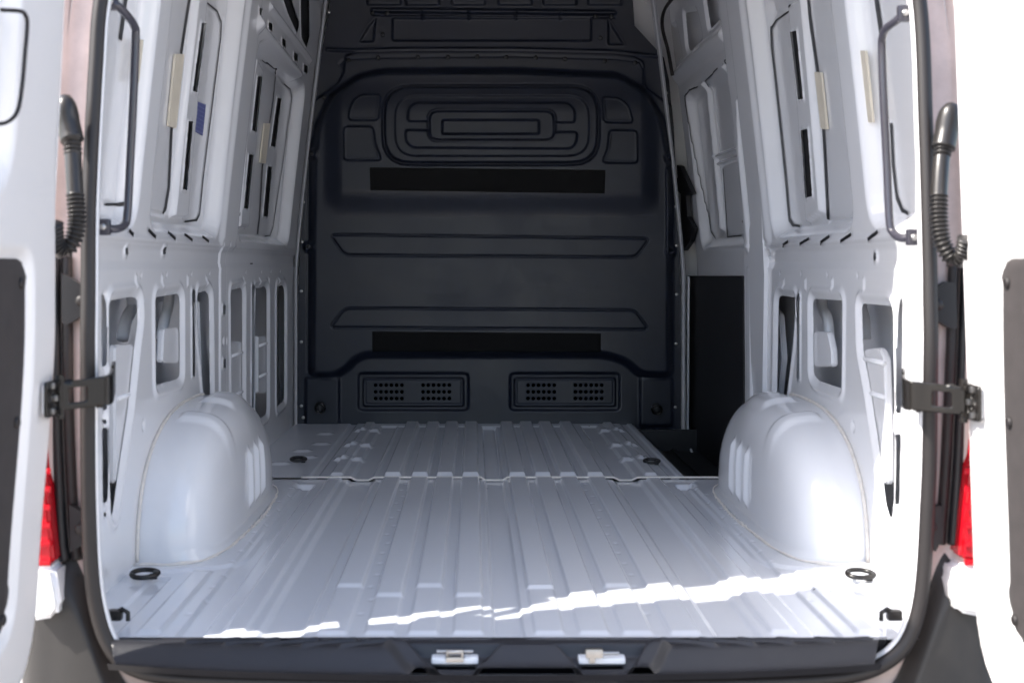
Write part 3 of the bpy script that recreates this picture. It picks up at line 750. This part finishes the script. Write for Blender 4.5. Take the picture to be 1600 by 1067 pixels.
def sweep(profile, tweak=None):
    X = []; Y = []; Z = []
    for (o_, y_) in profile:
        oo = o_ if not callable(o_) else np.array([o_(p) for p in LP])
        q = LP + NO * (np.array(oo)[..., None] if np.ndim(oo) else oo)
        X.append(q[:, 0]); Z.append(q[:, 1]); Y.append(np.array([YR(z_) for z_ in LP[:, 1]]) + y_)
    return grid_mesh(np.array(X), np.array(Y), np.array(Z), True)
def sagg(d):           # keep the jamb flat under the floor
    return d
# white jamb, inboard of the seal
prof = [(.100, .115), (.070, .105), (.040, .075), (.012, .050), (-.004, .034), (-.012, .018), (-.012, .004), (-.006, 0)]
rf = obj('rear_frame', sweep(prof), 'paint', van, label='white painted door aperture frame')
# door seal: bulb profile
a = np.linspace(0, 2*math.pi, 14, endpoint=False)
prof = [(.003 + .013*math.cos(t) * (1 + .15*math.cos(2*t)), -.004 + .013*math.sin(t)) for t in a]; prof.append(prof[0])
obj('door_seal', sweep(prof), 'rubber', van, label='black rubber seal round the rear opening')
prof = [(.020 + .004*math.cos(t), -.010 + .006*math.sin(t)) for t in a]; prof.append(prof[0])
# outer channel of the frame, pinkish beige, running out to the body side
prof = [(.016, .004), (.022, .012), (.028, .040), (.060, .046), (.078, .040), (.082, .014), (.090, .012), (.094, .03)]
obj('gutter_panel', sweep(prof), 'beige', rf)
# black strips in the gutter
for s_ in (-1, 1):
    pth = []
    for px, py in ([(86, 402), (87, 520), (88, 620), (92, 740), (98, 840), (102, 875)] if s_ < 0 else [(1509, 402), (1506, 520), (1502, 620), (1496, 740), (1490, 820), (1488, 850)]):
        z_ = .5
        for _ in range(20): Y_ = YR(z_) + .035; z_ = CZ - (py - VY) * Y_ / FP
        pth.append((CX + (px - VX) * Y_ / FP, Y_, z_))
    obj('gutter_strip', tube(smooth_path(pth, 5), .013, 8, squash=.8), 'black', rf)
    pth2 = [(x - s_*.022, y + .004, z_) for x, y, z_ in pth]
    obj('gutter_strip', tube(smooth_path(pth2, 5), .011, 8), 'rubber', rf)
    # bracket plates
    for pts in ([[(96, 428), (102, 430), (130, 446), (131, 492), (104, 508), (96, 504)], [(108, 788), (131, 802), (131, 850), (110, 862)]] if s_ < 0 else
                [[(1461, 452), (1478, 440), (1494, 442), (1496, 512), (1486, 514), (1461, 498)], [(1450, 792), (1472, 790), (1474, 838), (1462, 862), (1450, 850)]]):
        q = [P(x, y, 2.415) for x, y in pts]; o = obj('door_stop_plate', prism(q, (0, .02, 0)), 'black', rf)
    for (x, y) in ([(128, 470), (127, 826)] if s_ < 0 else [(1464, 476), (1454, 822)]):
        obj('buffer', disc(.011, .010), 'rubber', rf, P(x, y, 2.413))

# sill tread plate
f = Field(-.775, .715, 0, .085, .004, .0022)
def sx(px): return CX + (px - VX) * 2.40 / FP
f.H += -.040 * sm((f.V - .030) / .055) - .006 * sm(f.V/.03)
for c in (711, 939):      # hollows around the strikers
    x = sx(c); f.emboss([(x-.10, .028), (x+.10, .028), (x+.055, .066), (x-.055, .066)], -.024, .012)
f.emboss([(sx(640)-.05, .030), (sx(640), .030), (sx(690), .09), (sx(650), .09)], .014, .012)
f.emboss([(sx(760), .04), (sx(885), .04), (sx(905), .09), (sx(740), .09)], .014, .012)
f.emboss([(sx(975), .09), (sx(1010), .034), (sx(1045), .034), (sx(1010), .09)], .014, .012)
for s_ in (-1, 1):         # anti-slip curves
    for k in range(5):
        x0 = sx(711 if s_ < 0 else 939) + s_*(.12 + .075*k)
        if abs(x0) < .68: f.ridge([(x0, .012), (x0 + s_*.045, .020), (x0 + s_*.10, .036)], .007, .006)
f.hs = np.minimum(f.hs, .742 - np.abs(f.U + .03) - .02 * np.maximum(f.V - .04, 0) / .04)
for c in (711, 939): f.hole([(sx(c-34), .046), (sx(c+35), .046), (sx(c+32), .064), (sx(c-31), .064)], .012, .004, -.004)
def sillmap(U, V, Hh):
    bow = .022 * (np.abs(U + .03) / .74) ** 3 * sm(V / .06)
    return U, 2.434 - V, .001 + Hh + bow
sp = obj('sill_plate', f.mesh(sillmap), 'step', van, label='dark grey plastic sill tread')
X_, V_ = np.meshgrid(np.linspace(-.765, .705, 60), np.array([0, .4, 1]))
obj('sill_lip', grid_mesh(X_, 2.350 + .012*V_ , -.045 - .016*V_ + .022*(np.abs(X_+.03)/.74)**3), 'step', sp)
for c in (711, 939):
    x = sx(c); obj('striker_tray', box((x, 2.391, -.028), (.090, .026, .012), .004), 'white_rim', sp)
    if c == 711:
        me = join([tube([(x-.014, 2.375, -.02), (x-.014, 2.372, -.008), (x+.014, 2.372, -.008), (x+.014, 2.375, -.02)], .0045, 8), box((x, 2.378, -.023), (.034, .018, .01), .003), tube([(x-.035, 2.388, -.012), (x+.035, 2.388, -.012)], .003, 8)])
    else:
        me = join([tube([(x-.03, 2.376, -.012), (x+.032, 2.376, -.012)], .0035, 8), box((x-.016, 2.372, -.010), (.034, .016, .018), .006), box((x-.02, 2.380, -.022), (.012, .02, .016), .003)])
    obj('latch_striker', me, 'steel', sp)
X, V_ = np.meshgrid(np.linspace(-.80, .74, 60), np.linspace(0, 1, 5))
obj('sill_closing', grid_mesh(X, 2.43 + .04*V_ , .002 - .12*V_), 'black', van)

# ================================================================== BUMPER, LAMPS, BODY CORNERS
for s_ in (-1, 1):
    # moulded bumper corner, swept in plan from the sill round to the body side
    plan = smooth_path([(.70, 2.395), (.80, 2.395), (.88, 2.405), (.945, 2.43), (.985, 2.53), (1.0, 2.75), (1.0, 3.0)], 10)
    zs = np.linspace(0, 1, 40)
    X = np.zeros((40, len(plan))); Y = X.copy(); Z = X.copy()
    for j, (x, y) in enumerate(plan):
        top = -.10 + .27 * float(sm((x - .74) / .13)); bot = -.45
        for i, t in enumerate(zs):
            zz = bot + (top - bot) * t
            dep = .045 * float(sm((t - .86) / .14)) + .012 * float(sm((-.18 - zz)/.03))
            X[i, j] = s_ * x - .0; Y[i, j] = y + dep - .02*float(sm((-.12 - zz)/.04)); Z[i, j] = zz
    me = grid_mesh(X, Y, Z); obj('bumper_corner', me, 'bumper', van, label='grey plastic bumper corner')
    # tail lamp
    def lam(px, py, Y_=2.385): return P(px, py, Y_)
    if s_ < 0: q = [lam(40, 560), (lam(60, 560)), lam(67, 700), lam(76, 800), lam(84, 880), lam(38, 884)]
    else: q = [lam(1560, 560), lam(1536, 560), lam(1519, 720), lam(1509, 800), lam(1502, 873), lam(1560, 878)]
    me = prism(q, (0, .12, 0)); bm = bmesh.new(); bm.from_mesh(me); bmesh.ops.bevel(bm, geom=bm.edges[:], offset=.006, segments=2, affect='EDGES'); me = from_bm(bm, True, 50)
    tl = obj('tail_light', me, 'red', van, label='red tail light beside the open door')
    for k in range(6):
        p = q[2 if s_ < 0 else 2]; zc = .16 + k*.035
        xx = (q[4][0] - .03) if s_ < 0 else (q[4][0] + .03)
        obj('reflector_rib', box((xx, 2.383, zc), (.05, .006, .012), .003), 'red', tl)
    # small painted body corner under the lamp
    if s_ < 0: q = [lam(45, 886, 2.375), lam(84, 886, 2.375), lam(92, 930, 2.375), lam(94, 950, 2.375), lam(84, 966, 2.375), lam(45, 972, 2.375)]
    else: q = [lam(1550, 884, 2.375), lam(1500, 884, 2.375), lam(1489, 905, 2.375), lam(1488, 945, 2.375), lam(1500, 958, 2.375), lam(1550, 968, 2.375)]
    me = prism(rnd(q, 0), (0, .12, 0)); bm = bmesh.new(); bm.from_mesh(me); bmesh.ops.bevel(bm, geom=bm.edges[:], offset=.010, segments=3, affect='EDGES'); me = from_bm(bm, True, 50)
    obj('body_corner', me, 'door', van)
    # body pillar behind lamp (outer skin of the rear corner)
    V_, U_ = np.meshgrid(np.linspace(.1, 2.05, 20), np.linspace(0, 1, 8), indexing='ij')
    xo = F(V_) + .105
    obj('corner_skin', grid_mesh(s_ * (xo - .10 * (1-U_)**1.5), 2.50 + np.maximum(V_-.6, 0)*.10 + .03 + .12 * U_, V_), 'door', van)
X, V_ = np.meshgrid(np.linspace(-.72, .72, 40), np.linspace(0, 1, 16))
obj('bumper', grid_mesh(X, 2.40 - .10*sm(V_*3) + .02*V_, -.085 - .37*V_), 'bumper', van, label='grey plastic step bumper')
obj('header_panel', box((0, 2.60, 2.0), (1.6, .12, .18), .02), 'door', van)

# ================================================================== REAR DOORS
def DX(z_, k=.034): return .846 + k * float(sm((.65 - z_) / .6)) - .05 * max(0, z_ - .9)
def build_door(s_):
    YE = 2.31; y0 = 1.50
    zb, zt = -.045, 1.80
    out = rnd([(y0, zb), (YE, zb), (YE, zt), (y0, zt)], [.05, .20, .08, .05], 8)
    f = Field(y0, YE, zb, zt, .008)
    wf = (slice(None), slice(None))
    f.hs = -f.sd(out, wf)
    f.H += -.010 * sm(1 - f.hs / .02)
    tr = [(y0-.2, .075), (2.175, .075), (2.175, .752), (y0-.2, .752)]
    f.emboss(tr, -.012, .02, [.02, .09, .05, .02])
    f.emboss([(y0-.2, .86), (2.07, .86), (2.07, 1.62), (y0-.2, 1.62)], -.022, .04, .10)
    f.outline([(y0-.2, .90), (2.04, .90), (2.04, 1.6), (y0-.2, 1.6)], -.004, .008, .08)
    kk = .034 if s_ < 0 else .014; dxf = lambda q_: DX(q_, kk); dxv = np.vectorize(dxf)
    me = f.mesh(lambda U, V, H: (s_ * (dxv(V) - .003 - H) , U, V))
    body = []
    bm = bmesh.new()
    A = [bm.verts.new((s_ * (dxf(z_) + .004), y, z_)) for y, z_ in out]; B = [bm.verts.new((s_ * (dxf(z_) + .060), y, z_)) for y, z_ in out]
    n = len(A)
    for i in range(n): bm.faces.new((A[i], A[(i+1) % n], B[(i+1) % n], B[i]))
    bm.faces.new(B)
    door = obj('rear_door', join([me, from_bm(bm, True, 30)]), 'door', van, label='open rear door, left' if s_ < 0 else 'open rear door, right, in full sun')
    q = rnd([(y0-.0, .085), (2.165, .085), (2.165, .742), (y0-.0, .742)], [.02, .085, .045, .02], 6)
    # board follows the curve of the door
    g = Field(y0, 2.168, .083, .744, .012); g.hs = -g.sd(q, wf); g.H += .004 * sm(g.hs / .01)
    b = obj('trim_board', g.mesh(lambda U, V, H: (s_ * (dxv(V) + .008 - H), U, V)), 'board', door)
    if s_ < 0:
        pw = []
        for px, py in ((-30, 16), (0, 18), (8, 24), (12, 38), (11, 80), (9, 130), (4, 172), (-10, 190), (-30, 195)):
            Y_ = .775 * FP / (VX - px); z_ = CZ - (py - VY) * Y_ / FP; pw.append((-(DX(z_) - .022), Y_, z_))
        obj('window_gasket', tube(smooth_path(pw, 5), .0035, 6), 'rubber', door)
    for k in (-1,):
        for zz in (.70, .46, .12):
            c = disc(.010, .005); c.transform(__import__('mathutils').Matrix.Rotation(R(90) * (-s_) * -1 * -1, 4, 'Z'))
            obj('clip', c, 'rubber', b, (s_ * (dxf(zz) + .003), 2.135, zz))
    return door
dL = build_door(-1); dR = build_door(1)

# hinge straps and hinge plates
def strap(s_):
    if s_ < 0: P1 = [(178, 2.47), (176, 2.40), (174, 2.345), (166, 2.315), (140, 2.30), (110, 2.285), (88, 2.275)]; yc = (600, 618); hh = .031
    else: P1 = [(1412, 2.47), (1411, 2.40), (1413, 2.345), (1422, 2.315), (1450, 2.30), (1478, 2.285), (1506, 2.275)]; yc = (612, 624); hh = .031
    pts = smooth_path([(CX + (px - VX) * y / FP, y) for px, y in P1], 8); A_ = np.array(pts)
    L = np.concatenate([[0], np.cumsum(np.hypot(*np.diff(A_, axis=0).T))])
    g = Field(0, L[-1], -hh, hh, .003)
    cut = L[-1]
    g.hole([(cut-.054, -.014), (cut-.021, -.014), (cut-.021, .014), (cut-.054, .014)], .003, .004, .0)
    k = rnd([(0, -hh), (cut, -hh*.80), (cut, hh*.85), (0, hh)], .01)
    g.hs = np.minimum(g.hs, -g.sd(k, (slice(None), slice(None))))
    zc = lambda U: CZ - ((yc[1] + (yc[0]-yc[1]) * (1 - U / cut)) - VY) * 2.3 / FP
    me = g.mesh(lambda U, V, H: (np.interp(U, L, A_[:, 0]), np.interp(U, L, A_[:, 1]), zc(U) + V))
    o = obj('door_hinge', me, 'hinge', van, label='black hinge strap on the %s door' % ('left' if s_ < 0 else 'right'))
    md = o.modifiers.new('thickness', 'SOLIDIFY'); md.thickness = .007; md.offset = 0
    # base plate on the door with oval holes
    z0 = zc(cut); x0 = s_ * (DX(z0) - .016)
    g = Field(2.215, 2.300, -.034, .034, .002)
    obj('added_white_backing', box((x0 + s_*.0065, 2.258, z0), (.005, .066, .052), .001), 'door', o)  # white plate added close behind the oval holes so they show bright
    for (yy, zz, r_) in ((2.232, .022, .007), (2.232, .004, .0075), (2.232, -.018, .008), (2.247, .012, .006), (2.262, .020, .0055), (2.262, .004, .0055), (2.262, -.014, .0065), (2.248, -.008, .005)):
        a_ = np.linspace(0, 2*math.pi, 12, endpoint=False); g.hole([(yy + .95*r_*math.cos(t), zz + 1.1*r_*math.sin(t)) for t in a_], 0, .002, 0)
    g.hs = np.minimum(g.hs, -g.sd(rnd([(2.218, -.032), (2.298, -.032), (2.298, .032), (2.218, .032)], .008), (slice(None), slice(None))))
    me = g.mesh(lambda U, V, H: (x0 + 0*U, U, z0 + V)); p_ = obj('hinge_plate', me, 'hinge', o)
    md = p_.modifiers.new('thickness', 'SOLIDIFY'); md.thickness = .006; md.offset = 0
    obj('hinge_pin', join([tube([(x0 - s_*.006, 2.279, z0-.040), (x0 - s_*.006, 2.279, z0+.040)], .008, 12), box((x0 - s_*.004, 2.270, z0+.026), (.012, .03, .012), .003), box((x0 - s_*.004, 2.270, z0-.026), (.012, .03, .012), .003)]), 'hinge', o)
    for (yy, zz) in ((2.240, .024), (2.240, -.022), (2.256, .0)):
        me = box((x0 - s_*.006, yy, z0 + zz), (.008, .011, .011), .003); obj('bolt', me, 'steel', o)
strap(-1); strap(1)

# grab handles
for s_ in (-1, 1):
    if s_ < 0: pp = [(174, 4, 2.50), (184, 10, 2.50), (200, 26, 2.53), (210, 42, 2.56), (212, 60, 2.57), (208, 160, 2.57), (203, 260, 2.57), (199, 335, 2.56), (194, 352, 2.55), (180, 358, 2.52), (163, 355, 2.50)]
    else: pp = [(1412, 22, 2.50), (1402, 32, 2.51), (1386, 44, 2.54), (1379, 58, 2.56), (1378, 80, 2.57), (1381, 160, 2.57), (1386, 260, 2.57), (1390, 345, 2.56), (1396, 364, 2.55), (1408, 372, 2.52), (1426, 371, 2.50)]
    pth = smooth_path([P(*p) for p in pp], 8)
    h = obj('grab_handle', tube(pth, .0085, 12), 'handle', van)
    for e in (pp[0], pp[-1]):
        c = P(*e); obj('handle_foot', join([box((c[0] - .0*s_, c[1], c[2]), (.026, .016, .034), .006)]), 'handle', h)
        obj('bolt', disc(.007, .006), 'steel', h, (c[0], c[1]-.008, c[2]))

# corrugated cable conduits between body and doors
for s_ in (-1, 1):
    if s_ < 0: pp = [(104, 196, 2.41), (112, 215, 2.39), (115, 260, 2.375), (118, 310, 2.36), (120, 345, 2.35), (114, 376, 2.34), (100, 391, 2.335), (87, 380, 2.32), (84, 350, 2.30)]
    else: pp = [(1483, 205, 2.41), (1474, 228, 2.39), (1470, 260, 2.375), (1467, 310, 2.36), (1467, 345, 2.35), (1473, 380, 2.34), (1490, 405, 2.335), (1506, 397, 2.32), (1511, 372, 2.30)]
    pth = smooth_path([P(*p) for p in pp], 40)
    rs = []
    acc = 0; tot = len(pth)
    for i in range(tot):
        if i: acc += np.linalg.norm(np.array(pth[i]) - np.array(pth[i-1]))
        tt = i / tot
        cor = 1 if (.06 < tt < .2 or tt > .36) else 0
        rs.append(.0150 + (.0030 * math.sin(acc * 2 * math.pi / .0085) if cor else .0006))
    c = obj('cable_conduit', tube(pth, rs, 16), 'hose', van)
    cap = [P(*p) for p in ([(102, 152, 2.40), (103, 165, 2.395), (105, 185, 2.395), (110, 207, 2.39), (113, 220, 2.385)] if s_ < 0 else [(1486, 165, 2.40), (1485, 175, 2.395), (1481, 195, 2.395), (1477, 217, 2.39), (1474, 232, 2.385)])]
    cp = smooth_path(cap, 6); n_ = len(cp)
    obj('conduit_boot', tube(cp, [.010 + .013 * math.sin(min(1, (i+1)/n_*1.6) * math.pi * .62) for i in range(n_)], 16), 'hose', c)

# rear wheels the van stands on
for s_ in (-1, 1):
    c = Vector((s_ * .86, 3.59, -.25))
    prof = [(.20, -.10), (.30, -.105), (.335, -.09), (.35, -.05), (.35, .05), (.335, .09), (.30, .105), (.20, .10)]
    a = np.linspace(0, 2*math.pi, 48, endpoint=False)
    X = np.array([[p[1]]*48 for p in prof]) + c.x; Y = np.array([[p[0]*math.cos(t) for t in a] for p in prof]) + c.y; Z = np.array([[p[0]*math.sin(t) for t in a] for p in prof]) + c.z
    w_ = obj('wheel', grid_mesh(X, Y, Z, True), 'tyre', van)
    prof = [(.20, -.09), (.19, 0), (.10, .02*s_), (.04, .05*s_), (1e-4, .05*s_)]
    X = np.array([[p[1]]*48 for p in prof]) + c.x; Y = np.array([[p[0]*math.cos(t) for t in a] for p in prof]) + c.y; Z = np.array([[p[0]*math.sin(t) for t in a] for p in prof]) + c.z
    obj('rim', grid_mesh(X, Y, Z, True), 'steel', w_)
